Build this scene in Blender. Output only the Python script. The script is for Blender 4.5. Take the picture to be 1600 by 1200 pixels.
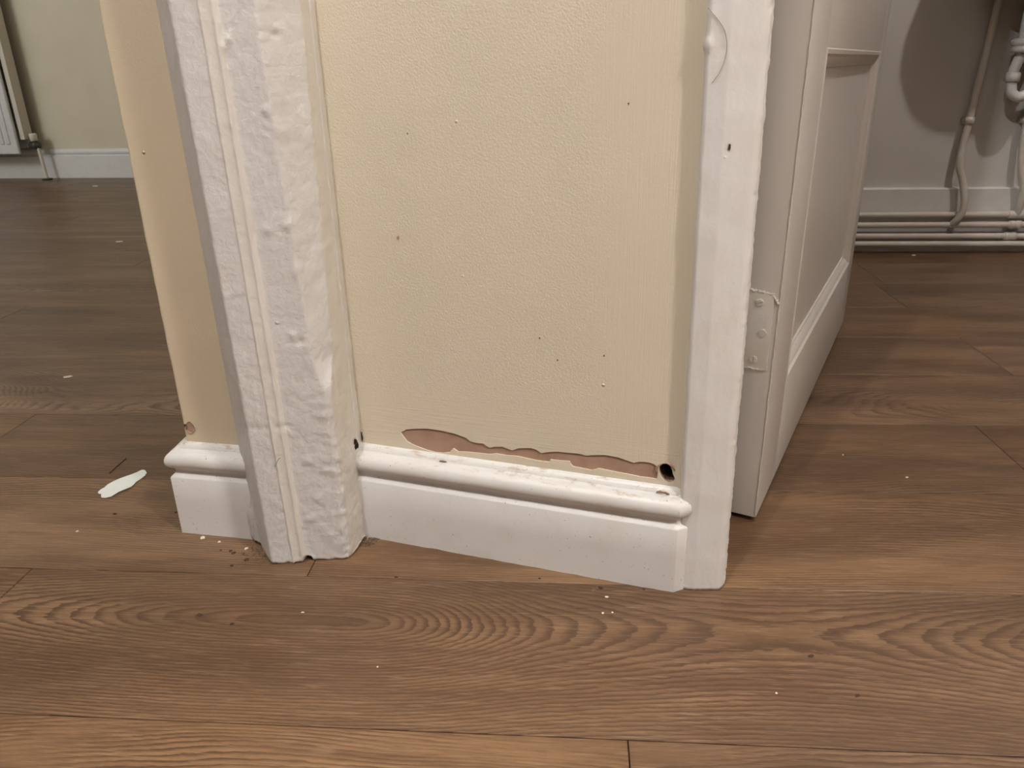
import bpy, bmesh, math, random
from mathutils import Vector, Matrix, noise
from mathutils.geometry import delaunay_2d_cdt

for o in list(bpy.data.objects):
    bpy.data.objects.remove(o, do_unlink=True)
scene = bpy.context.scene
COL = scene.collection
rnd = random.Random(7)

# ------------------------------------------------------------------ camera
PITCH = math.radians(22.4); ROLL = math.atan(65 / 2915); CAM_H = 0.5
cd = bpy.data.cameras.new('camera'); cam = bpy.data.objects.new('camera', cd); COL.objects.link(cam)
cd.sensor_width = 36; cd.lens = 27.0; cd.clip_start = 0.01
F = Vector((0, math.cos(PITCH), -math.sin(PITCH))); U = Vector((0, math.sin(PITCH), math.cos(PITCH))); X = Vector((1, 0, 0))
cr, sr = math.cos(ROLL), math.sin(ROLL)
R_ = X * cr - U * sr; U_ = X * sr + U * cr
m = Matrix((R_, U_, -F)).transposed().to_4x4(); m.translation = (0, 0, CAM_H)
cam.matrix_world = m
scene.camera = cam

# ------------------------------------------------------------------ world, lamps, exposure
w = bpy.data.worlds.new('world'); scene.world = w; w.use_nodes = True
w.node_tree.nodes['Background'].inputs[0].default_value = (1, 0.93, 0.85, 1)
w.node_tree.nodes['Background'].inputs[1].default_value = 0.0
vs = scene.view_settings
vs.view_transform = 'Standard'; vs.look = 'None'; vs.gamma = 1; vs.use_curve_mapping = False
vs.exposure = 0.54

def lamp(name, loc, watts, col, radius):
    d = bpy.data.lights.new(name, 'POINT'); d.energy = watts; d.color = col; d.shadow_soft_size = radius
    o = bpy.data.objects.new(name, d); COL.objects.link(o); o.location = loc
    return o
lamp('hall_lamp_light', (1.55, -0.95, 2.38), 98, (1, 0.945, 0.88), 0.12)
lamp('hall_entry_lamp_light', (-0.5, -0.3, 2.2), 42, (1, 0.985, 0.97), 0.012)
lamp('washroom_lamp_light', (1.311, 0.913, 2.31), 32, (1, 0.95, 0.90), 0.03)
lamp('living_room_daylight_fill', (-3.5, 1.9, 1.6), 36, (0.88, 0.94, 1.0), 0.3)  # unseen point light standing in for cool window daylight
scene.cycles.adaptive_threshold = 0.035; scene.cycles.adaptive_min_samples = 24
scene.cycles.max_bounces = 4; scene.cycles.diffuse_bounces = 2; scene.cycles.glossy_bounces = 2

# ------------------------------------------------------------------ material helpers
class NT:
    def __init__(s, name):
        s.m = bpy.data.materials.new(name); s.m.use_nodes = True
        s.t = s.m.node_tree; s.n = s.t.nodes; s.l = s.t.links
        s.b = s.n['Principled BSDF']
    def node(s, typ, ins=None, **kw):
        n = s.n.new(typ)
        for k, v in kw.items(): setattr(n, k, v)
        for k, v in (ins or {}).items(): s.put(n.inputs[k], v)
        return n
    def put(s, sock, v):
        if hasattr(v, 'is_linked') or isinstance(v, bpy.types.NodeSocket): s.l.new(v, sock)
        else: sock.default_value = v
    def math(s, op, a, b=0.0, c=0.0):
        n = s.n.new('ShaderNodeMath'); n.operation = op
        s.put(n.inputs[0], a); s.put(n.inputs[1], b); s.put(n.inputs[2], c)
        return n.outputs[0]
    def noise(s, vec, scale, detail=3, rough=0.5, dist=0.0):
        n = s.node('ShaderNodeTexNoise', {'Vector': vec, 'Scale': scale, 'Detail': detail, 'Roughness': rough, 'Distortion': dist})
        return n.outputs['Fac']
    def mapping(s, vec, scale=(1, 1, 1), loc=(0, 0, 0)):
        return s.node('ShaderNodeMapping', {'Vector': vec, 'Scale': scale, 'Location': loc}).outputs[0]
    def ramp(s, fac, stops, interp='LINEAR'):
        n = s.n.new('ShaderNodeValToRGB'); s.put(n.inputs[0], fac); cr = n.color_ramp; cr.interpolation = interp
        while len(cr.elements) < len(stops): cr.elements.new(0.5)
        for e, (p, c) in zip(cr.elements, stops):
            e.position = p; e.color = c if len(c) == 4 else (*c, 1)
        return n.outputs[0]
    def smooth(s, v, a, b):
        n = s.n.new('ShaderNodeMapRange'); n.interpolation_type = 'SMOOTHSTEP'
        s.put(n.inputs['Value'], v); n.inputs['From Min'].default_value = a; n.inputs['From Max'].default_value = b
        return n.outputs[0]
    def mix(s, fac, a, b, blend='MIX'):
        n = s.n.new('ShaderNodeMix'); n.data_type = 'RGBA'; n.blend_type = blend
        s.put(n.inputs[0], fac); s.put(n.inputs[6], a if not isinstance(a, tuple) else (*a[:3], 1)); s.put(n.inputs[7], b if not isinstance(b, tuple) else (*b[:3], 1))
        return n.outputs[2]
    def bump(s, h, strength, dist, prev=None):
        n = s.n.new('ShaderNodeBump'); s.put(n.inputs['Height'], h); n.inputs['Strength'].default_value = strength
        n.inputs['Distance'].default_value = dist
        if prev is not None: s.l.new(prev, n.inputs['Normal'])
        return n.outputs[0]
    def world(s): return s.n.new('ShaderNodeNewGeometry').outputs['Position']
    def obj(s): return s.n.new('ShaderNodeTexCoord').outputs['Object']
    def done(s, col, rough=0.5, normal=None, spec=0.5):
        s.put(s.b.inputs['Base Color'], col if not isinstance(col, tuple) else (*col[:3], 1))
        s.put(s.b.inputs['Roughness'], rough)
        s.b.inputs['Specular IOR Level'].default_value = spec
        if normal is not None: s.l.new(normal, s.b.inputs['Normal'])
        return s.m

def blobs(nt, vec, scale, keep, size):
    """sparse round pimples in old paint"""
    v = nt.node('ShaderNodeTexVoronoi', {'Vector': vec, 'Scale': scale})
    sep = nt.node('ShaderNodeSeparateColor', {'Color': v.outputs['Color']})
    k = nt.math('GREATER_THAN', sep.outputs[0], 1 - keep)
    d = nt.math('SUBTRACT', 1.0, nt.smooth(v.outputs['Distance'], 0.0, size))
    return nt.math('MULTIPLY', k, d)

def white_paint(name, base, rough=0.42, lump=1.0, specks=0.0, streak=None, tone=(0.77, 0.74, 0.71)):
    nt = NT(name); P = nt.world()
    n1 = nt.noise(P, 26, 2, 0.5); n2 = nt.noise(P, 160, 3, 0.6, 0.4)
    nb = nt.bump(n1, 0.35 * lump, 0.003) if lump > 0 else None
    if lump > 0.2: nb = nt.bump(n2, min(1, 0.4 * lump), 0.0009 if lump < 1 else 0.0012, nb)
    if lump > 0.5: nb = nt.bump(blobs(nt, P, 62, 0.06, 0.15), 0.8, 0.0011, nb)
    if streak:
        nb = nt.bump(nt.noise(nt.mapping(P, streak), 1.0, 2, 0.6), 0.2, 0.0004, nb)
    col = nt.mix(nt.smooth(n1, 0.42, 0.75), base, tone)
    if specks:
        sp = nt.smooth(nt.noise(P, 330, 2, 0.6), 0.735 - 0.035 * specks, 0.76 - 0.02 * specks)
        col = nt.mix(nt.math('MULTIPLY', sp, 0.75), col, (0.22, 0.13, 0.08))
        zc = nt.node('ShaderNodeSeparateXYZ', {'Vector': P}).outputs[2]
        band = nt.math('MULTIPLY', nt.smooth(zc, 0.098, 0.108), nt.smooth(nt.noise(nt.mapping(P, (60, 60, 260)), 1, 4, 0.7), 0.52, 0.68))
        col = nt.mix(nt.math('MULTIPLY', band, 0.65), col, (0.50, 0.34, 0.22))
    return nt.done(col, nt.math('MULTIPLY_ADD', n1, 0.2, rough - 0.1), nb)

WHITE = (0.80, 0.78, 0.765)
M = {}
M['post'] = white_paint('old_white_gloss_lumpy', (0.70, 0.675, 0.66), 0.45, 1.8, tone=(0.68, 0.65, 0.635))
M['post_side'] = white_paint('old_cream_gloss_lumpy', (0.73, 0.68, 0.61), 0.45, 1.6, tone=(0.71, 0.66, 0.60))
M['bead'] = white_paint('old_ivory_gloss', (0.75, 0.715, 0.67), 0.4, 1.2, tone=(0.73, 0.69, 0.635))
M['post2'] = white_paint('old_white_gloss', WHITE, 0.42, 0.9)
M['skirt'] = white_paint('white_gloss_skirting', WHITE, 0.36, 0.35, 1.0, streak=(25, 25, 900))
M['skirt_clean'] = white_paint('white_skirting_clean', (0.8, 0.78, 0.75), 0.4, 0.3)
nt = NT('white_gloss_door'); M['door'] = nt.done(nt.mix(nt.noise(nt.mapping(nt.world(), (40, 40, 3)), 1.0, 2), (0.78, 0.75, 0.71), (0.74, 0.70, 0.66)), 0.4)
M['door_edge'] = white_paint('white_gloss_door_edge', (0.76, 0.72, 0.65), 0.42, 0.7)
M['pipe'] = white_paint('painted_pipe', (0.72, 0.66, 0.57), 0.4, 0.3)
M['radiator'] = white_paint('radiator_enamel', (0.82, 0.82, 0.82), 0.3, 0.1)

def cream(name, base, tone, amp=1.0):
    nt = NT(name); P = nt.world()
    n1 = nt.noise(P, 520, 2, 0.6, 0.3); n2 = nt.noise(P, 30, 2, 0.5); big = nt.noise(P, 7, 1, 0.5)
    sx = nt.noise(nt.mapping(P, (900, 900, 16)), 1, 2, 0.5)
    sz = nt.noise(nt.mapping(P, (16, 16, 800)), 1, 2, 0.5)
    sep = nt.node('ShaderNodeSeparateXYZ', {'Vector': P})
    low = nt.math('SUBTRACT', 1.0, nt.smooth(nt.math('ADD', sep.outputs[2], nt.math('MULTIPLY', big, 0.1)), 0.19, 0.26))
    right = nt.smooth(nt.math('ADD', sep.outputs[0], nt.math('MULTIPLY', big, 0.1)), 0.12, 0.16)
    peel = nt.math('MULTIPLY', n1, nt.math('SUBTRACT', 1.0, nt.math('MULTIPLY', nt.math('MAXIMUM', low, right), 0.75)))
    nb = nt.bump(n2, 0.2 * amp, 0.002)
    nb = nt.bump(peel, 0.6 * amp, 0.0009, nb)
    nb = nt.bump(nt.math('MULTIPLY', sx, right), 0.35 * amp, 0.0006, nb)
    nb = nt.bump(nt.math('MULTIPLY', sz, low), 0.5 * amp, 0.0006, nb)
    nb = nt.bump(blobs(nt, P, 45, 0.05, 0.09), 1.0, 0.0015, nb)
    col = nt.mix(nt.smooth(big, 0.35, 0.7), base, tone)
    return nt.done(col, 0.55, nb, 0.35)
M['cream'] = cream('cream_wall_paint', (0.80, 0.71, 0.565), (0.77, 0.69, 0.54))
M['cream_far'] = cream('cream_wall_paint_far', (0.76, 0.68, 0.52), (0.74, 0.66, 0.49), 0.5)
M['cream_left'] = cream('cream_wall_paint_warm', (0.78, 0.66, 0.48), (0.75, 0.65, 0.48), 0.4)
M['cream_bath'] = cream('pale_wall_paint', (0.70, 0.67, 0.63), (0.68, 0.65, 0.61), 0.5)

nt = NT('bare_pink_plaster'); P = nt.world()
c = nt.mix(nt.smooth(nt.noise(P, 40, 4, 0.6), 0.35, 0.7), (0.47, 0.31, 0.23), (0.40, 0.25, 0.18))
M['plaster'] = nt.done(c, 0.7, nt.bump(nt.noise(P, 300, 3), 0.3, 0.0006), 0.25)
nt = NT('hole_grit'); P = nt.world()
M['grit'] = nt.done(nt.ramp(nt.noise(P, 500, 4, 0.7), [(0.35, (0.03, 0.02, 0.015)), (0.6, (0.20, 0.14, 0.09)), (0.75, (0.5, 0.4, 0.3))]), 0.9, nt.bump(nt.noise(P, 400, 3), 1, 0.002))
nt = NT('bounce_cutting_dark'); M['bounce_dark'] = nt.done(nt.mix(nt.noise(nt.world(), 9), (0.2, 0.15, 0.11), (0.16, 0.12, 0.09)), 0.5)  # invented dark coat for unseen walls and ceiling, cuts bounced light
nt = NT('painted_hole_shade'); M['hole_shade'] = nt.done(nt.mix(nt.smooth(nt.noise(nt.world(), 420, 3), 0.5, 0.7), (0.02, 0.012, 0.01), (0.12, 0.07, 0.05)), 0.9)
nt = NT('ceiling_paint'); M['ceil'] = nt.done((0.75, 0.72, 0.68), 0.8)
nt = NT('floor_base'); M['sub'] = nt.done(nt.mix(nt.noise(nt.world(), 60), (0.05, 0.03, 0.02), (0.035, 0.02, 0.014)), 0.8)
nt = NT('brass_dark_valve'); M['valve'] = nt.done(nt.mix(nt.noise(nt.world(), 200), (0.05, 0.06, 0.05), (0.1, 0.09, 0.07)), 0.4)
nt = NT('flake_white'); M['flake'] = nt.done(nt.mix(nt.noise(nt.world(), 90), (0.86, 0.88, 0.82), (0.8, 0.84, 0.8)), 0.4, nt.bump(nt.noise(nt.world(), 200), 0.2, 0.0005))
nt = NT('chip_cream'); M['chip'] = nt.done(nt.mix(nt.noise(nt.world(), 400), (0.85, 0.78, 0.66), (0.8, 0.72, 0.6)), 0.5)
nt = NT('dark_crumb'); M['crumb'] = nt.done(nt.mix(nt.noise(nt.world(), 700), (0.035, 0.02, 0.012), (0.09, 0.055, 0.035)), 0.8)
nt = NT('brown_crumb'); M['crumb2'] = nt.done(nt.mix(nt.noise(nt.world(), 700), (0.25, 0.16, 0.09), (0.14, 0.08, 0.05)), 0.8)
nt = NT('ceramic'); M['ceramic'] = nt.done(nt.mix(nt.noise(nt.world(), 20), (0.8, 0.78, 0.75), (0.77, 0.75, 0.72)), 0.15)
nt = NT('plastic_white'); M['plastic'] = nt.done(nt.mix(nt.noise(nt.world(), 60), (0.8, 0.78, 0.76), (0.74, 0.72, 0.7)), 0.3)

# oak-print floor plank: growth rings cut along the board, position of the heart set per plank
nt = NT('oak_plank'); O = nt.obj()
def att(n): return nt.node('ShaderNodeAttribute', attribute_name=n, attribute_type='OBJECT').outputs['Fac']
seed = att('grain_seed'); gx = att('grain_x'); gy = att('grain_y'); gc = att('grain_depth'); tone = att('tone')
sep = nt.node('ShaderNodeSeparateXYZ', {'Vector': O}); x, y = sep.outputs[0], sep.outputs[1]
def vec(sx, sy):
    return nt.node('ShaderNodeCombineXYZ', {'X': nt.math('MULTIPLY', x, sx), 'Y': nt.math('MULTIPLY', y, sy), 'Z': seed}).outputs[0]
wob = nt.math('SUBTRACT', nt.noise(vec(3.0, 9.0), 1, 2, 0.5), 0.5)
wob2 = nt.math('SUBTRACT', nt.noise(vec(12, 50), 1, 3, 0.6), 0.5)
wob3 = nt.math('SUBTRACT', nt.noise(vec(90, 220), 1, 2, 0.6), 0.5)
dx = nt.math('SUBTRACT', x, gx)
h = nt.math('SUBTRACT', 1.0, nt.math('COSINE', nt.math('MULTIPLY', dx, 7.0)))
h = nt.math('MULTIPLY_ADD', h, 0.022, gc)
h = nt.math('MULTIPLY_ADD', nt.smooth(dx, 0.04, 0.24), 0.032, h)
h = nt.math('MULTIPLY_ADD', wob, att('grain_wobble'), h)
yy = nt.math('SUBTRACT', y, gy); yy = nt.math('MULTIPLY_ADD', wob, nt.math('MULTIPLY', att('grain_wobble'), 0.5), yy)
r = nt.math('SQRT', nt.math('ADD', nt.math('MULTIPLY', yy, yy), nt.math('MULTIPLY', h, h)))
r = nt.math('MULTIPLY_ADD', wob2, 0.0042, r); r = nt.math('MULTIPLY_ADD', wob3, 0.0018, r)
ph = nt.math('FRACT', nt.math('DIVIDE', r, 0.0038))
ring = nt.math('MULTIPLY', nt.smooth(ph, 0.25, 0.88), nt.math('SUBTRACT', 1.0, nt.smooth(ph, 0.9, 1.0)))
pore = nt.noise(vec(45, 1500), 1, 3, 0.65)
pore2 = nt.noise(vec(9, 330), 1, 3, 0.6)
cloud = nt.noise(vec(2.2, 11), 1, 3, 0.55)
cloud2 = nt.noise(vec(6, 60), 1, 3, 0.6)
ringamt = nt.math('MULTIPLY', ring, nt.math('MAXIMUM', att('figure'), nt.smooth(nt.noise(vec(5, 20), 1, 2, 0.5), 0.3, 0.62)))
base = nt.mix(nt.smooth(cloud, 0.3, 0.72), (0.285, 0.168, 0.090), (0.140, 0.075, 0.039))
base = nt.mix(nt.math('MULTIPLY', nt.smooth(cloud2, 0.42, 0.75), 0.6), base, (0.125, 0.068, 0.036))
base = nt.mix(nt.math('MULTIPLY', ringamt, 0.85), base, (0.075, 0.039, 0.021))
base = nt.mix(nt.math('MULTIPLY', nt.smooth(pore, 0.48, 0.7), 0.65), base, (0.082, 0.044, 0.024))
base = nt.mix(nt.math('MULTIPLY', nt.smooth(pore2, 0.5, 0.7), 0.45), base, (0.10, 0.055, 0.03))
base = nt.mix(nt.math('MULTIPLY', nt.smooth(nt.noise(vec(30, 600), 1, 2, 0.5), 0.55, 0.75), 0.3), base, (0.42, 0.29, 0.18))
hs = nt.node('ShaderNodeHueSaturation', {'Color': base, 'Value': tone, 'Saturation': att('sat')})
nb = nt.bump(pore, 0.25, 0.0003)
M['oak'] = nt.done(hs.outputs[0], nt.math('MULTIPLY_ADD', pore2, 0.15, 0.33), nb, 0.5)

# ------------------------------------------------------------------ mesh helpers
def link(name, me, mat=None, parent=None, smooth=False):
    if mat: me.materials.append(M[mat] if isinstance(mat, str) else mat)
    o = bpy.data.objects.new(name, me); COL.objects.link(o)
    if parent: o.parent = parent
    if smooth: me.shade_smooth()
    return o
def mesh(name, v, f, mat=None, parent=None, smooth=False):
    me = bpy.data.meshes.new(name); me.from_pydata([tuple(p) for p in v], [], f); me.validate(); me.update()
    return link(name, me, mat, parent, smooth)
def bm_obj(name, bm, mat=None, parent=None, smooth=False):
    bmesh.ops.recalc_face_normals(bm, faces=bm.faces)
    me = bpy.data.meshes.new(name); bm.to_mesh(me); bm.free()
    return link(name, me, mat, parent, smooth)
def struct(o): o['kind'] = 'structure'; return o
def empty(name, loc=(0, 0, 0)):
    o = bpy.data.objects.new(name, None); COL.objects.link(o); o.location = loc; o.empty_display_size = 0.05; return o
def tag(o, label, cat, group=None):
    o['label'] = label; o['category'] = cat
    if group: o['group'] = group
    return o
def box_bm(bm, lo, hi, mtx=None, bevel=0.0, seg=2):
    r = bmesh.ops.create_cube(bm, size=1); vs_ = r['verts']
    s = [hi[i] - lo[i] for i in range(3)]; c_ = [(hi[i] + lo[i]) / 2 for i in range(3)]
    for v in vs_: v.co = Vector((v.co.x * s[0] + c_[0], v.co.y * s[1] + c_[1], v.co.z * s[2] + c_[2]))
    if bevel:
        es = {e for v in vs_ for e in v.link_edges}
        g = bmesh.ops.bevel(bm, geom=list(es), offset=bevel, segments=seg, affect='EDGES', profile=0.6)
        vs_ = {v for f_ in g['faces'] for v in f_.verts} | {v for v in vs_ if v.is_valid}
        vs_ = list({v for v in vs_} | {v2 for v in vs_ for e in v.link_edges for v2 in e.verts})
    if mtx is not None:
        for v in vs_: v.co = mtx @ v.co
def wall_box(name, a, b, thick, z0, z1, mat, parent=None):
    """upright slab whose front face runs from plan point a to b, thickness to the left of a->b"""
    a = Vector(a); b = Vector(b); d = (b - a).normalized(); n = Vector((-d.y, d.x)) * thick
    q = [a, b, b + n, a + n]
    v = [(p.x, p.y, z) for z in (z0, z1) for p in q]
    f = [(0, 1, 5, 4), (1, 2, 6, 5), (2, 3, 7, 6), (3, 0, 4, 7), (4, 5, 6, 7), (3, 2, 1, 0)]
    return mesh(name, v, f, mat, parent)
def tube(name, pts, r, mat, parent=None, seg=14, sub=6):
    """round pipe through points, corners rounded by Catmull-Rom"""
    P_ = [Vector(p) for p in pts]
    if sub > 1 and len(P_) > 2:
        out = []
        for i in range(len(P_) - 1):
            p0 = P_[max(i - 1, 0)]; p1 = P_[i]; p2 = P_[i + 1]; p3 = P_[min(i + 2, len(P_) - 1)]
            for k in range(sub):
                t = k / sub
                out.append(0.5 * ((2 * p1) + (p2 - p0) * t + (2 * p0 - 5 * p1 + 4 * p2 - p3) * t * t + (3 * p1 - p0 - 3 * p2 + p3) * t ** 3))
        out.append(P_[-1]); P_ = out
    v = []; f = []; prev = None
    for i, p in enumerate(P_):
        t = (P_[min(i + 1, len(P_) - 1)] - P_[max(i - 1, 0)]).normalized()
        if prev is None:
            a = Vector((0, 0, 1)) if abs(t.z) < 0.8 else Vector((1, 0, 0)); n = (a - t * a.dot(t)).normalized()
        else: n = (prev - t * prev.dot(t)).normalized()
        prev = n; b = t.cross(n)
        rr = r(i / (len(P_) - 1)) if callable(r) else r
        for k in range(seg):
            an = 2 * math.pi * k / seg; v.append(p + (n * math.cos(an) + b * math.sin(an)) * rr)
    L = len(P_)
    for i in range(L - 1):
        for k in range(seg):
            f.append((i * seg + k, i * seg + (k + 1) % seg, (i + 1) * seg + (k + 1) % seg, (i + 1) * seg + k))
    f.append(tuple(range(seg))[::-1]); f.append(tuple((L - 1) * seg + k for k in range(seg)))
    return mesh(name, v, f, mat, parent, True)
def lathe(name, prof, mtx, mat, parent=None, seg=28):
    v = []; f = []
    for (r, z) in prof:
        for k in range(seg):
            a = 2 * math.pi * k / seg; v.append(mtx @ Vector((r * math.cos(a), r * math.sin(a), z)))
    for i in range(len(prof) - 1):
        for k in range(seg): f.append((i * seg + k, i * seg + (k + 1) % seg, (i + 1) * seg + (k + 1) % seg, (i + 1) * seg + k))
    f.append(tuple(range(seg))[::-1]); f.append(tuple((len(prof) - 1) * seg + k for k in range(seg)))
    return mesh(name, v, f, mat, parent, True)

# ------------------------------------------------------------------ floor of planks
PA = math.radians(-4.63); PDX, PDY = math.cos(PA), math.sin(PA)
def uv2xy(u, v): return (u * PDX - v * PDY, u * PDY + v * PDX)
fl = struct(wall_box('floor', (-4.8, 4.9), (-4.8, -2.4), 8.2, -0.06, -0.004, 'sub'))
PL, PW, GAP = 1.449, 0.2, 0.0010
def plank_mesh(L):
    bm = bmesh.new(); b = 0.0004
    hx, hy = L / 2 - GAP / 2, PW / 2 - GAP / 2
    rings_ = [(hx, hy, -0.0039), (hx, hy, -b), (hx - b, hy - b, 0.0)]
    vv = [[bm.verts.new((sx * a, sy * c_, z)) for sx, sy in ((-1, -1), (1, -1), (1, 1), (-1, 1))] for a, c_, z in rings_]
    for i in range(2):
        for k in range(4): bm.faces.new((vv[i][k], vv[i][(k + 1) % 4], vv[i + 1][(k + 1) % 4], vv[i + 1][k]))
    bm.faces.new(vv[2]); bm.faces.new(vv[0][::-1])
    bmesh.ops.recalc_face_normals(bm, faces=bm.faces)
    me = bpy.data.meshes.new('plank'); bm.to_mesh(me); bm.free(); me.materials.append(M['oak']); return me
PM = plank_mesh(PL)
fixed = {0: -0.279, -2: 0.049, 1: 0.594, -1: 0.86, 4: -1.28, 2: -0.35, 3: 0.75}
for k in range(-14, 21):
    v0 = 0.665 + PW * k
    j = fixed.get(k, rnd.uniform(0, PL))
    n0 = math.floor((-4.6 - j) / PL); n1 = math.ceil((3.0 - j) / PL)
    for n in range(n0, n1):
        uc = j + PL * (n + 0.5); x_, y_ = uv2xy(uc, v0 + PW / 2)
        # skip planks that lie wholly outside the rooms
        if x_ > 3.6 or x_ < -5.1 or y_ > 4.75 or y_ < -2.3: continue
        if y_ > 2.5 and x_ > 0.9: continue
        o = bpy.data.objects.new('plank', PM); COL.objects.link(o); o.parent = fl
        o.location = (x_, y_, 0); o.rotation_euler = (0, 0, PA)
        o['grain_seed'] = rnd.uniform(0, 90); o['grain_x'] = rnd.uniform(-0.6, 0.6); o['grain_y'] = rnd.choice([rnd.uniform(-0.05, 0.05), rnd.uniform(0.11, 0.2), rnd.uniform(-0.2, -0.11)]); o['grain_wobble'] = 0.045; o['figure'] = 0.0
        o['grain_depth'] = rnd.choice([0.01, 0.03, 0.05, 0.07, 0.09]); o['tone'] = rnd.uniform(0.9, 1.1); o['sat'] = rnd.uniform(0.94, 1.06)
        if k == -1 and -0.7 < uc < 0.9:
            o['grain_x'] = -0.25 - uc; o['grain_y'] = 0.03; o['grain_depth'] = 0.012; o['tone'] = 1.02; o['grain_seed'] = 3.3; o['sat'] = 1.0; o['grain_wobble'] = 0.010; o['figure'] = 0.9
        if k == 0: o['tone'] = 1.05
        if k == 1: o['tone'] = 0.9
        if k == -2: o['tone'] = 1.08 if uc < 0.05 else 0.97

# ------------------------------------------------------------------ central wall: plaster, paint skin with the peeled patch, holes
A = Vector((-0.167, 0.7559)); WD = Vector((0.94556, -0.32544)); WN = Vector((0.32544, 0.94556))
def wpt(s, z, off): # off = distance behind the skirting face
    p = A + WD * s + WN * off; return (p.x, p.y, z)
WOFF = 0.018
patch = [(.0399,.132),(.047,.1368),(.0567,.1389),(.072,.1412),(.0893,.141),(.104,.1395),(.1172,.1365),(.1221,.1325),(.130,.1318),(.1367,.1323),(.1402,.1298),(.1438,.1283),(.150,.1304),(.1583,.1316),(.1645,.1298),(.1688,.1287),(.176,.1322),(.1829,.1335),(.1895,.1345),(.1955,.1333),(.201,.1301),(.2085,.1326),(.2174,.1345),(.228,.1347),(.2377,.1353),(.243,.1352),(.2476,.1343),(.257,.1362),(.2674,.1378),(.2804,.1372),(.290,.1350),(.2966,.1333),(.3015,.1352),(.3061,.1360),(.312,.1359),(.3169,.1348),(.321,.132),(.3235,.129),
 (.3222,.1225),(.3215,.1186),(.3115,.1188),(.3037,.1186),(.291,.1196),(.2776,.1204),(.268,.1211),(.2612,.1215),(.2546,.1183),(.244,.1191),(.2345,.1197),(.232,.1225),(.231,.1251),(.222,.1243),(.2106,.1242),(.2092,.121),(.1967,.1207),(.1863,.1214),(.1743,.1226),(.163,.1218),(.1507,.1222),(.1427,.1202),(.1289,.1198),(.118,.1193),(.1074,.1182),(.104,.1203),(.1017,.1214),(.099,.1186),(.0968,.1158),(.089,.1140),(.0801,.1134),(.070,.1148),(.0612,.117),(.053,.1192),(.0469,.122),(.0428,.1275)]
def ellipse(cx, cz, rx, rz, n, ph=0.0, wob=0.12, sd=0):
    rr = random.Random(sd); out = []
    for i in range(n):
        a = 2 * math.pi * i / n; k = 1 + rr.uniform(-wob, wob)
        out.append((cx + rx * k * math.cos(a + ph), cz + rz * k * math.sin(a + ph)))
    return out
holeR = [(s_ * 1.0 - .0004, z_ + .0062) for s_, z_ in [(.3222,.1262),(.3250,.1300),(.3290,.1312),(.3330,.1290),(.3352,.1250),(.3362,.1205),(.3385,.1158),(.3370,.1118),(.3330,.1103),(.3285,.1118),(.3245,.1165),(.3226,.1215)]]
holeL = [(-.0175,.1262),(-.0130,.1288),(-.0085,.1258),(-.0075,.1190),(-.0095,.1120),(-.0125,.1080),(-.0165,.1105),(-.0185,.1180)]
def cdt_sheet(outer, holes, off, extra_step=0.0):
    pts = []; edges = []
    for loop in [outer] + holes:
        b = len(pts); n = len(loop); pts += [Vector(p) for p in loop]
        edges += [(b + i, b + (i + 1) % n) for i in range(n)]
    vo, eo, fo, *_ = delaunay_2d_cdt(pts, edges, [], 0, 1e-7)
    def inside(p, loop):
        c_ = False; n = len(loop)
        for i in range(n):
            x1, y1 = loop[i]; x2, y2 = loop[(i + 1) % n]
            if (y1 > p.y) != (y2 > p.y) and p.x < (x2 - x1) * (p.y - y1) / (y2 - y1) + x1: c_ = not c_
        return c_
    faces = []
    for f in fo:
        ctr = sum((vo[i] for i in f), Vector((0, 0))) / len(f)
        if inside(ctr, outer) and not any(inside(ctr, h_) for h_ in holes): faces.append(list(f))
    return vo, faces
def sheet_obj(name, outer, holes, off, depths, mat, parent):
    """flat sheet with holes; each hole gets side walls of its own depth going back"""
    vo, faces = cdt_sheet(outer, holes, off)
    v = [wpt(p.x, p.y, off) for p in vo]; f = faces
    ff = []
    for q in f:
        a, b, c_ = [Vector(v[i]) for i in q[:3]]
        nrm = (b - a).cross(c_ - a)
        ff.append(tuple(q) if nrm.x * WN.x + nrm.y * WN.y < 0 else tuple(reversed(q)))
    for loop, dep in zip(holes, depths):
        b0 = len(v); n = len(loop)
        for (s, z) in loop: v.append(wpt(s, z, off))
        for (s, z) in loop: v.append(wpt(s, z, off + dep))
        for i in range(n): ff.append((b0 + i, b0 + (i + 1) % n, b0 + n + (i + 1) % n, b0 + n + i))
    return mesh(name, v, ff, mat, parent)
S0, S1, ZT = -0.03, 0.352, 2.5
wc = struct(empty('wall_centre', (0, 0, 0)))
# the patch and the right-hand hole touch: the paint opening is their union, so keep the patch a hair short of the hole rim
sheet_obj('paint_layer', [(S0, 0.05), (S1, 0.05), (S1, ZT), (S0, ZT)], [[(s if s < 0.3215 else 0.3205 + (s - 0.3215) * 0.3, z) for s, z in patch], holeR, holeL], WOFF, [0.0016, 0.0016, 0.002], 'cream', wc)
sheet_obj('plaster', [(S0, 0.05), (S1, 0.05), (S1, ZT), (S0, ZT)], [[((s - .3305) * .97 + .3305, (z - .127) * .97 + .127) for s, z in holeR], holeL], WOFF + 0.0014, [0.004, 0.02], 'plaster', wc)
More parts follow.
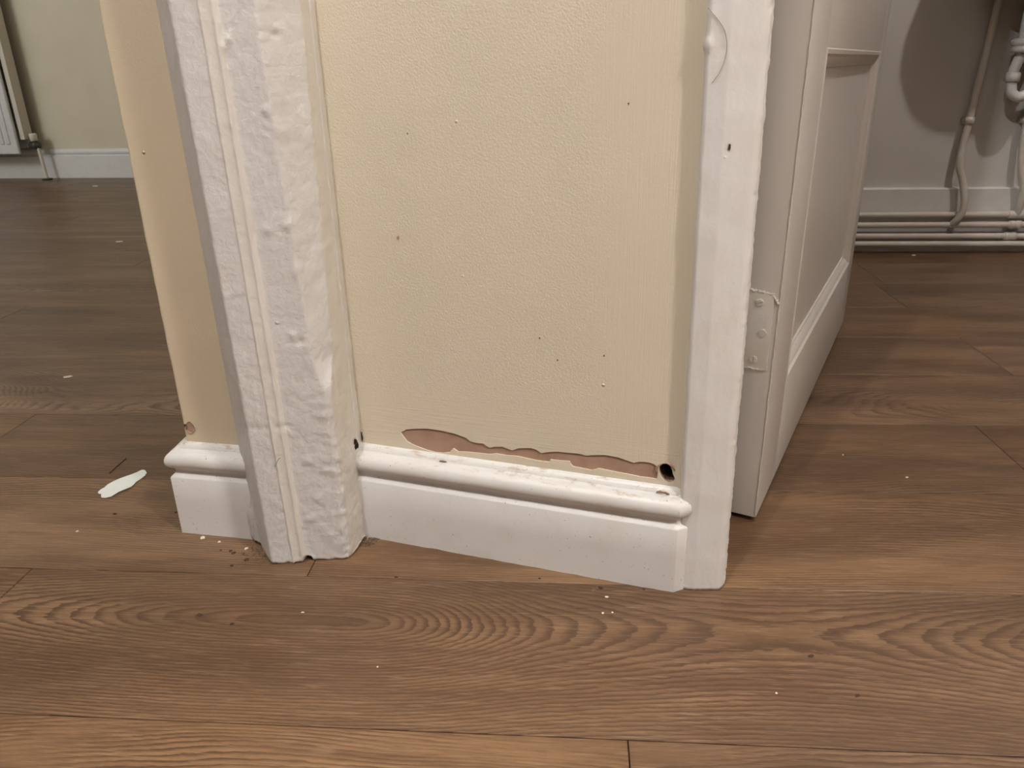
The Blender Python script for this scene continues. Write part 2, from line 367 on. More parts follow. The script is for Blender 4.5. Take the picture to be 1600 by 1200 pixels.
# rough bore of each hole
def bore(name, loop, off, depth, parent, lip=None):
    v = []; f = []; n = len(loop); cx = sum(p[0] for p in loop) / n; cz = sum(p[1] for p in loop) / n
    L = 7
    for i in range(L):
        t = i / (L - 1); k = (1.0 - 0.35 * t)
        for (s, z) in loop:
            q = wpt(cx + (s - cx) * k, cz + (z - cz) * k - 0.001 * t, off + depth * t)
            j = noise.noise_vector(Vector(q) * 260) * 0.0008 * min(1, i)
            v.append(Vector(q) + j)
    for i in range(L - 1):
        for k in range(n): f.append((i * n + k, i * n + (k + 1) % n, (i + 1) * n + (k + 1) % n, (i + 1) * n + k))
    f.append(tuple((L - 1) * n + k for k in range(n)))
    return mesh(name, v, f, 'grit', parent)
bore('nail_hole', holeR, WOFF + 0.0014, 0.035, wc)
bore('nail_hole', holeL, WOFF + 0.0014, 0.02, wc)
# raised broken rim round the right-hand hole
rim = [wpt(.3285 + .0085 * math.cos(a) * (1 + .1 * math.sin(3 * a)), .1277 + .0102 * math.sin(a), WOFF - .0004) for a in [math.radians(t) for t in range(20, 200, 12)]]
tube('hole_rim', rim, lambda t: 0.0007 + 0.0005 * math.sin(9 * t), 'plaster', wc, 6, 1)
# wood knot of bare skirting/plaster beneath the hole
struct(wall_box('wall_core', wpt(S0, 0, 0.05)[:2], wpt(S1, 0, 0.05)[:2], 0.1, 0, ZT, 'grit', wc)); 

# ------------------------------------------------------------------ skirtings
def skirt_profile():
    p = [(-0.002, 0.1135), (0.0015, 0.1128), (0.0048, 0.1100), (0.0062, 0.1066), (0.0080, 0.1058)]
    for i in range(13):
        a = math.radians(100 - i * 14); p.append((0.0098 + 0.0108 * math.cos(a), 0.0948 + 0.0112 * math.sin(a)))
    p += [(0.0128, 0.0825), (0.0124, 0.0798), (0.0134, 0.0780), (0.0172, 0.0752), (0.0180, 0.0738), (0.0180, 0.04), (0.0180, 0.0002)]
    return p
def skirting(name, path, prof, mat, step=0.006, amp=0.0002, ragged=0.0, nz=60):
    """profile swept along a plan path lying on the wall face; out = right-hand side of travel; corners mitred"""
    pts = [Vector(p) for p in path]; st = []
    for i in range(len(pts) - 1):
        L = (pts[i + 1] - pts[i]).length; n = max(1, int(L / step))
        for k in range(n): st.append((i, k / n, k == 0))
    st.append((len(pts) - 2, 1.0, True))
    def nrm(i): d = (pts[i + 1] - pts[i]).normalized(); return Vector((d.y, -d.x))
    v = []; f = []; m_ = len(prof)
    for (i, t, corner) in st:
        p = pts[i].lerp(pts[i + 1], t)
        nn = nrm(i)
        if corner and t == 0 and i > 0:
            a, b = nrm(i - 1), nrm(i); nn = (a + b) / (1 + a.dot(b))
        for (o_, z) in prof:
            q = p + nn * o_; d = noise.noise(Vector((q.x, q.y, z)) * nz) * amp
            zz = z
            if ragged and z < 0.001: zz = max(0.0, noise.noise(Vector((q.x * 60, q.y * 60, 3))) * ragged)
            v.append((q.x + nn.x * d, q.y + nn.y * d, zz))
    for i in range(len(st) - 1):
        for k in range(m_ - 1): f.append((i * m_ + k, i * m_ + k + 1, (i + 1) * m_ + k + 1, (i + 1) * m_ + k))
    f.append(tuple(range(m_))[::-1]); f.append(tuple((len(st) - 1) * m_ + k for k in range(m_)))
    o = mesh(name, v, f, mat)
    o.data.shade_smooth(); 
    o.data.set_sharp_from_angle(angle=math.radians(38))
    return struct(o)
PROF = skirt_profile()
w0 = A + WN * WOFF
bc = skirting('baseboard_centre', [w0 + WD * -0.014, w0 + WD * 0.3385, w0 + WD * 0.3425 + WN * 0.004], PROF, 'skirt', ragged=0.0015)
LK = Vector((-0.3948, 0.7756)); LD = Vector((0.9795, -0.20146)); LN = Vector((0.20146, 0.9795))
lc = LK + LN * 0.018 + LD * 0.0175
back_dir = Vector((0.0807, 0.9967))
skirting('baseboard_left', [lc + back_dir * 0.5, lc, lc + LD * 0.082], PROF, 'skirt')
# left cream wall end: solid block with softly rounded arris
def wall_left():
    bm = bmesh.new()
    prof = []
    r = 0.004
    p_a = lc + back_dir * 3.4; p_c = lc; p_b = lc + LD * 0.13
    n1 = Vector((-back_dir.y, back_dir.x)); n1 = n1 if n1.x < 0 else -n1
    pts = [p_a]
    for i in range(7):
        t = i / 6
        s0 = p_c + back_dir * r; s1 = p_c + LD * r
        pts.append((1 - t) ** 2 * s0 + 2 * t * (1 - t) * p_c + t * t * s1)
    pts += [p_b, p_b + LN * 0.1, p_a + Vector((0.1, 0))]
    lo = []; levels = [i * 0.012 for i in range(60)] + [1.2, 2.5]
    rows = []
    for z in levels:
        row = []
        for i, p in enumerate(pts):
            d = noise.noise(Vector((p.x * 20, p.y * 20, z * 45))) * 0.0007 if 0 < i < 9 else 0
            row.append(bm.verts.new((p.x + d, p.y, z)))
        rows.append(row)
    for a_, b_ in zip(rows, rows[1:]):
        for i in range(len(pts)): bm.faces.new((a_[i], a_[(i + 1) % len(pts)], b_[(i + 1) % len(pts)], b_[i]))
    o = bm_obj('wall_left', bm, 'cream_left', None, True); o.data.set_sharp_from_angle(angle=math.radians(40))
    return struct(o)
wl = wall_left()
# gouge in the corner: bare plaster chip with a dark edge
def gouge(name, ctr, rx, rz, mat, parent, lift, sd, base, d, n):
    loop = ellipse(0, 0, rx, rz, 11, 0.3, 0.22, sd); v = []; f = []
    c0 = base + d * ctr[0]
    def q(s, z, off): p = c0 + d * s - n * off; return (p.x, p.y, ctr[1] + z)
    for (s, z) in loop: v.append(q(s, z, lift))
    for (s, z) in loop: v.append(q(s * 0.8, z * 0.8, lift * 0.2))
    v.append(q(0, 0, lift * 0.1)); N = len(loop)
    for i in range(N):
        f.append((i, (i + 1) % N, N + (i + 1) % N, N + i)); f.append((N + i, N + (i + 1) % N, 2 * N))
    return mesh(name, v, f, mat, parent)
gouge('plaster_chip', (0.0095, 0.1318), 0.0062, 0.0075, 'plaster', wl, 0.0011, 4, lc, LD, LN)
gouge('chip_dark_edge', (0.0042, 0.1322), 0.0016, 0.0028, 'grit', wl, 0.0014, 5, lc, LD, LN)

# ------------------------------------------------------------------ trim_1: lumpy old door post with casing and bead
def resample(keys, step=0.0013):
    out = []
    for i in range(len(keys) - 1):
        a, b = Vector(keys[i][:2]), Vector(keys[i + 1][:2]); n = keys[i][2]
        for k in range(n): out.append((a.lerp(b, k / n)))
    out.append(Vector(keys[-1][:2])); return out
def lerp(a, b, t): return a + (b - a) * t
def sstep(a, b, t): t = max(0, min(1, (t - a) / (b - a))); return t * t * (3 - 2 * t)
def post_keys(z):
    lean = -0.0075 * min(z, 0.7) / 0.55
    ch = sstep(0.198, 0.236, z)                       # chamfer stops low on the post
    t = max(0, min(1, (z - 0.2) / 0.36))
    c1 = Vector((-0.1890, 0.7138)).lerp(Vector((lerp(-0.196, -0.2075, t), 0.7140)), ch)
    c2 = Vector((-0.1836, 0.7178)).lerp(Vector((lerp(-0.1818, -0.1775, t), lerp(0.733, 0.750, t))), ch)
    lo = 1 - sstep(0.03, 0.06, z)                     # a stepped foot below, one plain splay above
    k = [(-0.3145 + lean * .6, 0.7900, 10), (lerp(-0.3055, -0.3085, lo) + lean * .8, lerp(0.7700, 0.7600, lo), 8), (lerp(-0.2935, -0.2975, lo) + lean, lerp(0.7485, 0.7460, lo), 6), (lerp(-0.2880, -0.2905, lo) + lean, lerp(0.7395, 0.7425, lo), 16), (-0.2690 + lean, 0.7080, 18),
         (-0.2462 + lean, 0.7092, 3), (-0.2448 + lean, 0.7076, 3), (-0.2432 + lean * .9, 0.7083, 3), (-0.2362 + lean * .9, 0.7094, 2), (-0.2350 + lean * .9, 0.7080, 2), (-0.2335 + lean * .9, 0.7082, 2), (-0.2322 + lean * .9, 0.7110, 2), (-0.2312 + lean * .8, 0.7130, 22),
         (c1.x, c1.y, 20), (c2.x, c2.y, 20), (-0.1748, 0.7615, 6), (-0.1690, 0.7850, 1)]
    return k
def build_post():
    zs = [i * 0.0028 for i in range(int(0.66 / 0.0028))] + [0.7, 0.85, 1.1, 1.5, 2.05]
    grid = []
    # (plan x at z=0, z, radius, depth)
    dents = [(-0.2085, 0.0870, 0.0075, -0.0009), (-0.2085, 0.0835, 0.0085, 0.0011), (-0.223, 0.3665, 0.006, 0.0010), (-0.205, 0.3700, 0.006, 0.0009), (-0.2100, 0.470, 0.005, 0.0009), (-0.196, 0.53, 0.004, -0.001),
             (-0.2335, 0.527, 0.0045, 0.0012), (-0.2375, 0.521, 0.0035, 0.0009), (-0.213, 0.262, 0.004, 0.001), (-0.206, 0.255, 0.004, -0.001), (-0.215, 0.125, 0.006, 0.0007), (-0.22, 0.052, 0.007, 0.0008), (-0.2, 0.03, 0.006, 0.0009)]
    for z in zs:
        pts = resample(post_keys(z))
        for it in range(2):
            pts = [pts[0]] + [(pts[i - 1] + pts[i] * 2 + pts[i + 1]) / 4 for i in range(1, len(pts) - 1)] + [pts[-1]]
        row = []; n = len(pts)
        for i, p in enumerate(pts):
            t = (pts[min(i + 1, n - 1)] - pts[max(i - 1, 0)]).normalized(); nn = Vector((t.y, -t.x))
            q = Vector((p.x, p.y, z)); x0 = p.x
            chz = sstep(-0.21, -0.195, x0)
            big = 0.0010 * noise.noise(q * 38) + 0.0007 * noise.noise(q * 85 + Vector((5, 2, 1)))
            fine = 0.00035 * noise.noise(q * 210) + 0.00018 * noise.noise(q * 480)
            lowf = 1.0 + 0.9 * (1 - sstep(0.05, 0.3, z))
            bead = 0.5 * sstep(-0.249, -0.243, x0) * (1 - sstep(-0.232, -0.229, x0))
            left = 1 - sstep(-0.262, -0.25, x0)
            amp = (1 - 0.6 * bead) * (1 - 0.45 * left)
            d = (big * (0.28 + 0.5 * chz) + fine * lowf * 1.1) * amp
            # wrinkled edge of the worn chamfer
            d += 0.0009 * chz * noise.noise(Vector((x0 * 60, p.y * 60, z * 150))) * (0.12 + 0.9 * (1 - sstep(0.17, 0.24, z)))
            if x0 > -0.236 or abs(z - .52) < .03:
                for (dx_, dz_, r_, dep) in dents:
                    e = ((x0 - dx_) ** 2 + (z - dz_) ** 2) / (r_ * r_)
                    if e < 4: d += 1.7 * dep * math.exp(-e * 1.6)
            # cross joint in casing and bead
            if x0 < -0.229 and x0 > -0.2745: d -= 0.0012 * math.exp(-((z - 0.1655 - 0.0015 * math.sin(x0 * 300)) / 0.0011) ** 2)
            zz = z
            if z < 0.012:
                rag = 0.0012 + 0.0022 * noise.noise(Vector((i * 0.23, 1.7, 0))) + 0.0010 * noise.noise(Vector((i * 0.8, 4.2, 0)))
                if -0.2975 < x0 < -0.288: rag += 0.005
                if -0.2345 < x0 < -0.224: rag += 0.0045
                if x0 < -0.2975 : rag += 0.0035
                rag = max(0.0, rag); zz = rag + z * (0.012 - rag) / 0.012
            row.append(Vector((p.x + nn.x * d, p.y + nn.y * d, zz)))
        grid.append(row)
    n = len(grid[0])
    root = struct(empty('trim_1', (0, 0, 0)))
    iB0 = 10 + 8 + 6 + 16 + 18; iB1 = iB0 + 3 + 3 + 3 + 2 + 2 + 2 + 2
    for nm, a, b, mt_ in (('casing', 0, iB0, 'post'), ('bead', iB0, iB1, 'bead'), ('post', iB1, n - 27, 'post'), ('post_side', n - 27, n - 1, 'post_side')):
        v = []; f = []; mcols = b - a + 1
        for row in grid: v += row[a:b + 1]
        for j in range(len(grid) - 1):
            for i in range(mcols - 1): f.append((j * mcols + i, j * mcols + i + 1, (j + 1) * mcols + i + 1, (j + 1) * mcols + i))
        # closed back and base so that each piece is solid
        base = len(v); v += [(p.x + 0.004, p.y + 0.012, p.z + .001) for p in grid[0][a:b + 1]]
        for i in range(mcols - 1): f.append((i + 1, i, base + i, base + i + 1))
        mesh(nm, v, f, mt_, root, True)
    core = [(-0.300, 0.770), (-0.272, 0.722), (-0.20, 0.724), (-0.186, 0.750), (-0.18, 0.79), (-0.30, 0.80)]
    v = [(x_, y_, z) for z in (0.009, 2.04) for x_, y_ in core]; k = len(core)
    v = [(x_ - (0.007 * min(z, .7) / .55), y_, z) for x_, y_, z in v]
    f = [tuple(range(k))[::-1], tuple(range(k, 2 * k))] + [(i, (i + 1) % k, k + (i + 1) % k, k + i) for i in range(k)]
    mesh('core', v, f, 'grit', root)
    # crusty line of filler where the post meets the cream wall, and the old nail hole, its shaded inside painted on a shallow disc
    rr_ = random.Random(21); zs_ = [0.113 + i * 0.0042 for i in range(112)]
    pts_ = [(-0.1742 + 0.0006 * noise.noise(Vector((0, 3, z * 60))), 0.7662, z) for z in zs_]
    rs_ = [0.0012 + 0.0013 * max(-0.4, noise.noise(Vector((1, 0, z * 120)))) for z in zs_]
    tube('filler_ridge', pts_, lambda t: rs_[int(t * 111)], 'post2', root, 8, 1)
    d_ = Vector((0.80, 0.60)); n_ = Vector((-0.60, 0.80))
    gouge('nail_hole', (0.0, 0.1195), 0.0030, 0.0068, 'hole_shade', root, 0.0012, 31, Vector((-0.1742, 0.7605)), d_, n_)
    return root
build_post()

# ------------------------------------------------------------------ trim_2: right-hand door casing
def build_casing():
    keys = [(0.1690, 0.6800, 8), (0.1648, 0.6520, 3), (0.1665, 0.6500, 20), (0.1812, 0.6462, 24), (0.2060, 0.6460, 6), (0.2120, 0.6490, 5), (0.2160, 0.6560, 3), (0.2163, 0.6590, 3), (0.2180, 0.6605, 10), (0.2330, 0.7700, 4), (0.2000, 0.7850, 1)]
    zs = [i * 0.003 for i in range(int(0.63 / 0.003))] + [0.7, 0.9, 1.3, 2.05]
    v = []; f = []; rows = 0
    for z in zs:
        pts = resample(keys)
        pts = [pts[0]] + [(pts[i - 1] + pts[i] * 2 + pts[i + 1]) / 4 for i in range(1, len(pts) - 1)] + [pts[-1]]
        n = len(pts); lean = -0.008 * min(z, 0.7) / 0.55
        for i, p in enumerate(pts):
            t = (pts[min(i + 1, n - 1)] - pts[max(i - 1, 0)]).normalized(); nn = Vector((t.y, -t.x))
            q = Vector((p.x, p.y, z))
            edge = sstep(0.207, 0.212, p.x) * (1 - sstep(0.2175, 0.22, p.x)) if p.y < 0.68 else 0
            lf = sstep(0.1, 0.0, z)
            d = 0.00035 * noise.noise(q * 40) + 0.00016 * noise.noise(q * 190)
            d += edge * (0.0009 * noise.noise(Vector((p.x * 80, p.y * 80, z * 190))) + 0.0006 * noise.noise(Vector((p.x * 200, 0, z * 420))))
            d += 0.0004 * noise.noise(q * 260) * max(0, 1 - z / 0.12) * (1 if p.x < 0.185 else 0.4)
            d += 0.0022 * math.exp(-(((p.x + lean - 0.1590) / 0.0026) ** 2 + ((z - 0.5135) / 0.0045) ** 2))
            zz = z
            if z < 0.009:
                rag = max(0, 0.0003 + 0.0012 * noise.noise(Vector((i * 0.3, 9.1, 0))) + (0.0012 if p.x > 0.209 else 0)); zz = rag + z * (0.009 - rag) / 0.009
            v.append((p.x + nn.x * d + lean, p.y + nn.y * d, zz))
        rows += 1
    for j in range(rows - 1):
        for i in range(n - 1): f.append((j * n + i, j * n + i + 1, (j + 1) * n + i + 1, (j + 1) * n + i))
    f.append(tuple(range(n))[::-1]); f.append(tuple((rows - 1) * n + i for i in range(n)))
    o = mesh('trim_2', v, f, 'post2', None, True); struct(o)
    return o
t2 = build_casing()

# ------------------------------------------------------------------ door_1
DP = Vector((0.2821, 0.7701)); DD = Vector((0.4816, 0.8764)); DN = Vector((-0.8764, 0.4816))  # DN = towards the hidden side
DM = Matrix(((DD.x, DN.x, 0, DP.x), (DD.y, DN.y, 0, DP.y), (0, 0, 1, 0), (0, 0, 0, 1)))       # local x along leaf, y through it, z up
DT = 0.041
door = struct(empty('door_1', (0, 0, 0)))
def dbox(name, x0, x1, z0, z1, y0=0.0, y1=DT, mat='door', bev=0.0012, parent=door):
    bm = bmesh.new(); box_bm(bm, (x0, y0, z0), (x1, y1, z1), DM, bev, 2)
    o = bm_obj(name, bm, mat, parent, True); o.data.set_sharp_from_angle(angle=math.radians(35)); return o
X0, X1 = 0.106, 0.752
dbox('stile', 0.0, X0, 0.006, 1.98); dbox('stile', X1, 0.823, 0.006, 1.98)
ZB0, ZB1, ZU0, ZU1 = 0.1385, 0.5125, 0.72, 1.86
dbox('rail', X0 - .0005, X1 + .0005, 0.006, ZB0); dbox('rail', X0 - .0005, X1 + .0005, ZB1, ZU0); dbox('rail', X0 - .0005, X1 + .0005, ZU1, 1.98)
for (z0, z1) in ((ZB0, ZB1), (ZU0, ZU1)):
    dbox('panel', X0 - 0.005, X1 + 0.005, z0 - 0.005, z1 + 0.005, 0.0125, 0.028, bev=0.0)
    prof = [(0.0, 0.0), (0.0015, -0.0012), (0.006, -0.0005), (0.0085, 0.0025), (0.010, 0.0032), (0.0135, 0.0050), (0.0175, 0.0092), (0.0195, 0.0100), (0.0205, 0.0126)]
    for nm, a, b in (('bottom', (X0, z0), (X1, z0)), ('top', (X1, z1), (X0, z1)), ('far', (X1, z0), (X1, z1)), ('near', (X0, z1), (X0, z0))):
        a = Vector(a); b = Vector(b); d = (b - a).normalized(); inn = Vector((-d.y, d.x)); v = []; f = []
        for (ww, dep) in prof:
            for p, sg in ((a, 1), (b, -1)):
                q = p + inn * ww + d * sg * ww; v.append(DM @ Vector((q.x, dep, q.y)))
        for i in range(len(prof) - 1): f.append((2 * i, 2 * i + 1, 2 * i + 3, 2 * i + 2))
        k = len(v); v += [DM @ Vector((p.x, 0.014, p.y)) for p in (a, b)]
        f += [(1, 0, k, k + 1), (2 * len(prof) - 2, 2 * len(prof) - 1, k + 1, k)]
        o = mesh('moulding', v, f, 'door', door, True); o.data.set_sharp_from_angle(angle=math.radians(24))
# hinge leaf let into the edge of the hinge stile, three slotted screws, thick paint round its ends
hg = dbox('hinge', -0.0016, 0.001, 0.1905, 0.2765, 0.0065, DT - 0.002, 'door_edge', 0.0004)
def screw(y_, z_, ang):
    bm = bmesh.new()
    for sg in (-1, 1):
        pts = []
        for i in range(13):
            a = math.pi * i / 12; px, py = 0.0042 * math.cos(a), 0.00045 + 0.0038 * math.sin(a)
            pts.append((px, sg * py))
        for (k, hgt) in ((1.0, 0.0), (0.97, 0.00055), (0.86, 0.0008)):
            ring_ = []
            for px, py in pts:
                q = Vector((px * k, (py - sg * .00045) * k + sg * .00045))
                c_, s_ = math.cos(ang), math.sin(ang)
                ring_.append(bm.verts.new(DM @ Vector((-0.0016 - hgt*1.5, y_ + q.x * c_ - q.y * s_, z_ + q.x * s_ + q.y * c_))))
            if k == 1.0: prev = ring_
            else:
                for i in range(len(ring_)): bm.faces.new((prev[i], prev[(i + 1) % len(ring_)], ring_[(i + 1) % len(ring_)], ring_[i]))
                prev = ring_
        bm.faces.new(prev)
    o = bm_obj('screw', bm, 'door_edge', hg)
screw(0.0209, 0.2655, -0.35); screw(0.0148, 0.2325, -0.8); screw(0.0215, 0.2015, 1.45)
def crust(name, y0, y1, z0, z1, sd):
    rr = random.Random(sd); n = 26
    pts = []
    for i in range(n):
        t = i / (n - 1)
        pts.append(DM @ Vector((-0.0006, lerp(y0, y1, t), lerp(z0, z1, t) + rr.uniform(-0.0007, 0.0007))))
    rs = [rr.uniform(0.0009, 0.0021) for _ in range(n)]
    tube(name, pts, lambda t: rs[int(t * (n - 1))], 'door_edge', hg, 7, 1)
crust('paint_ridge', 0.0075, 0.034, 0.2750, 0.2785, 1); crust('paint_ridge', 0.010, 0.033, 0.1900, 0.1915, 2); crust('paint_ridge', 0.002, 0.0085, 0.2655, 0.2745, 3)
# crusty arris of the door edge
rr = random.Random(11); pts = [DM @ Vector((-0.0002, 0.0012 + rr.uniform(-.0004, .0004), z)) for z in [0.008 + i * 0.004 for i in range(160)]]
rs = [0.0006 + 0.0009 * max(0, noise.noise(Vector((0, 0, i * 0.37)))) for i in range(160)]
tube('paint_ridge', pts, lambda t: rs[int(t * 159)], 'door_edge', door, 6, 1)
# ------------------------------------------------------------------ the rooms round about
struct(wall_box('washroom_bounce_sheet', (0.2, 2.3), (0.2, 0.62), 2.9, 2.46, 2.49, 'bounce_dark'))  # unseen dark sheet added below the ceiling to lower washroom bounce
struct(wall_box('ceiling', (-4.8, 4.9), (-4.8, -2.4), 8.2, 2.5, 2.56, 'ceil'))
RW = Vector((0.984, 2.1523)); RD = Vector((0.99492, -0.10071)); RN = Vector((0.10071, 0.99492))
FW = Vector((-2.7682, 4.3269)); FD = Vector((0.99113, -0.13291)); FN = Vector((0.13291, 0.99113))
struct(wall_box('wall_far_right', RW + RD * -0.75, RW + RD * 2.2, 0.08, 0, 2.5, 'cream_bath'))
struct(wall_box('wall_far_left', FW + FD * -2.0, FW + FD * 2.75, 0.08, 0, 2.5, 'cream_far'))
struct(wall_box('wall_outer_left', (-4.7, -2.3), (-4.7, 4.6), 0.08, 0, 2.5, 'cream_far'))
struct(wall_box('wall_outer_right', (3.1, 2.0), (3.1, -2.3), 0.08, 0, 2.5, 'bounce_dark'))
struct(wall_box('wall_rear', (3.1, -2.2), (-4.7, -2.2), 0.08, 0, 2.5, 'bounce_dark'))
struct(wall_box('wall_partition_left', (-4.7, 1.30), (-1.08, 0.955), 0.10, 0, 2.5, 'cream'))
struct(wall_box('wall_partition_right', (1.10, 0.58), (3.1, 0.42), 0.10, 0, 2.5, 'bounce_dark'))
struct(wall_box('wall_added_lamp_block', (1.10, 0.58), (1.12, -0.325), 0.08, 0, 2.5, 'cream'))  # unseen wall added to keep the hall lamp off door and right floor
struct(wall_box('wall_washroom_side', (0.243, 0.86), (0.36, 2.20), 0.06, 0, 2.5, 'bounce_dark'))
skirting('baseboard_far_left', [FW + FD * -1.5, FW + FD * 2.6], [(-0.002, 0.149), (0.006, 0.148), (0.012, 0.141), (0.014, 0.132), (0.012, 0.123), (0.008, 0.119), (0.009, 0.116), (0.018, 0.112), (0.018, 0.0)], 'skirt_clean', 0.1)
skirting('baseboard_far_right', [RW + RD * -0.6, RW + RD * 2.0], [(-0.002, 0.174), (0.010, 0.173), (0.013, 0.170), (0.014, 0.0)], 'skirt_clean', 0.1)

# ------------------------------------------------------------------ heating pipes along the washroom wall
def rp(u_, off, z): p = RW + RD * u_ - RN * off; return (p.x, p.y, z)
PIPES = [(0.1035, 0.026, 'topmost of the four horizontal heating pipes, running along the lower edge of the grey skirting'),
         (0.0775, 0.034, 'second horizontal heating pipe from the top, the one the left upright pipe joins'),
         (0.0460, 0.030, 'third horizontal heating pipe from the top, just above the lowest one'),
         (0.0262, 0.040, 'lowest horizontal heating pipe, nearest the dark washroom floor')]
for z, off, lab in PIPES:
    o = tube('heating_pipe', [rp(-0.45, off, z), rp(0.3, off, z + .0005), rp(0.9, off, z + 0.001), rp(1.7, off, z)], 0.0076, 'pipe', None, 14, 4)
    tag(o, lab, 'pipe', 'horizontal pipes along the washroom skirting')
def clip(par, u_, z, off=0.026):
    m_ = Matrix.Translation(rp(u_, off * .5, z)) @ RN.to_3d().to_track_quat('Z', 'Y').to_matrix().to_4x4()
    lathe('clip_base', [(0.008, -0.013), (0.009, 0.0), (0.011, 0.012)], m_, 'pipe', par, 12)
    lathe('clip', [(0.0086, -0.009), (0.0112, -0.0085), (0.0116, 0.0), (0.0112, 0.0085), (0.0086, 0.009)], Matrix.Translation(rp(u_, off, z)), 'pipe', par, 16)
r1 = empty('riser_pipe', rp(0.235, 0.03, 0.0)); 
def child(o, r): o.parent = r; o.matrix_parent_inverse = r.matrix_basis.inverted(); return o
def under(r, fn):
    before = set(COL.objects); fn()
    for o in set(COL.objects) - before:
        if o.parent is None: child(o, r)
under(r1, lambda: tube('pipe', [rp(.241, .030, .680), rp(.240, .030, .63), rp(.232, .030, .45), rp(.226, .030, .35), rp(.222, .030, .29), rp(.222, .031, .235), rp(.236, .036, .195), rp(.245, .046, .150), rp(.245, .050, .118), rp(.238, .046, .096), rp(.231, .036, .080)], 0.0090, 'pipe', None, 14, 5))
under(r1, lambda: clip(None, .2265, .347, .030))
tag(r1, 'left upright painted pipe that bends out over the grey washroom skirting', 'pipe', 'upright pipes in the washroom')
r2 = empty('riser_pipe', rp(0.385, 0.03, 0.0))
under(r2, lambda: tube('pipe', [rp(.376, .030, .680), rp(.375, .030, 0.6), rp(.368, .030, .36), rp(.372, .030, .28), rp(.380, .032, .225), rp(.392, .038, .18), rp(.396, .034, .13), rp(.396, .028, .104)], 0.0090, 'pipe', None, 14, 5))
under(r2, lambda: clip(None, .370, .345, .030))
under(r2, lambda: lathe('pipe_tee', [(0.0095, -0.022), (0.0108, -0.021), (0.0108, 0.021), (0.0095, 0.022)], Matrix.Translation(rp(.396, .026, .1035)) @ RD.to_3d().to_track_quat('Z', 'Y').to_matrix().to_4x4(), 'pipe', None, 16))
tag(r2, 'right upright painted pipe below the wash basin trap, at the picture edge', 'pipe', 'upright pipes in the washroom')
# compression joints on the lower pipes
for u_, z, off, lab in ((.395, .0775, .034, 'painted pipe coupling on the second horizontal pipe below the right upright'), (.39, .046, .030, 'painted pipe coupling on the third horizontal pipe below the right upright')):
    o = lathe('pipe_coupling', [(0.0078, -0.016), (0.0108, -0.015), (0.0116, -0.006), (0.0100, 0.0), (0.0116, 0.006), (0.0108, 0.015), (0.0078, 0.016)], Matrix.Translation(rp(u_, off, z)) @ RD.to_3d().to_track_quat('Z', 'Y').to_matrix().to_4x4(), 'pipe', None, 12)
    tag(o, lab, 'coupling')

# ------------------------------------------------------------------ wash basin with trap
bas = empty('wash_basin', rp(0.36, 0.13, 0.63)); tag(bas, 'white wash basin on the washroom wall, only its underside edge showing', 'basin')
def basin():
    bm = bmesh.new(); rows = []
    N = 40
    for (k, z) in [(0.30, 0.634), (0.55, 0.640), (0.78, 0.668), (0.90, 0.71), (0.97, 0.765), (1.0, 0.79), (1.0, 0.825), (0.96, 0.83), (0.90, 0.80), (0.75, 0.72), (0.4, 0.69)]:
        row = []
        for i in range(N):
            a = 2 * math.pi * i / N; ca, sa = math.cos(a), math.sin(a)
            e = 0.30
            x_ = 0.253 * math.copysign(abs(ca) ** e, ca) * k; y_ = 0.128 * math.copysign(abs(sa) ** e, sa) * k
            row.append(bm.verts.new(rp(0.366 + x_, 0.131 + y_, z + 0.02 - 0.03 * x_)))
        rows.append(row)
    for a_, b_ in zip(rows, rows[1:]):
        for i in range(N): bm.faces.new((a_[i], a_[(i + 1) % N], b_[(i + 1) % N], b_[i]))
    bm.faces.new(rows[0]); bm.faces.new(rows[-1])
    return bm_obj('bowl', bm, 'ceramic', None, True)
under(bas, basin)
tr = empty('basin_trap', rp(0.33, 0.14, 0.44)); tag(tr, 'white plastic waste trap hanging under the wash basin', 'pipe')
TX, TO = 0.300, 0.055
under(tr, lambda: tube('waste_pipe', [rp(TX, TO + .02, 0.656), rp(TX, TO + .02, 0.56), rp(TX, TO + .02, 0.50)], 0.017, 'plastic', None, 18, 1))
under(tr, lambda: lathe('coupling_nut', [(0.018, -0.016), (0.027, -0.015), (0.029, -0.006), (0.026, -0.004), (0.026, 0.0), (0.030, 0.002), (0.030, 0.012), (0.022, 0.016)], Matrix.Translation(rp(TX, TO + .02, 0.524)), 'plastic', None, 24))
under(tr, lambda: lathe('slip_nut', [(0.013, -0.011), (0.0175, -0.010), (0.0180, 0.006), (0.016, 0.011)], Matrix.Translation(rp(TX - .012, TO + .02, 0.452)), 'plastic', None, 8))
under(tr, lambda: tube('u_bend', [rp(TX, TO + .02, 0.51), rp(TX - .012, TO + .02, 0.47), rp(TX - .012, TO + .02, 0.44), rp(TX - .006, TO + .02, 0.415), rp(TX + .014, TO + .02, 0.405), rp(TX + .036, TO + .02, 0.418), rp(TX + .042, TO + .02, 0.45), rp(TX + .042, TO - .01, 0.485), rp(TX + .042, 0.0, 0.495)], 0.0125, 'plastic', None, 16, 5))

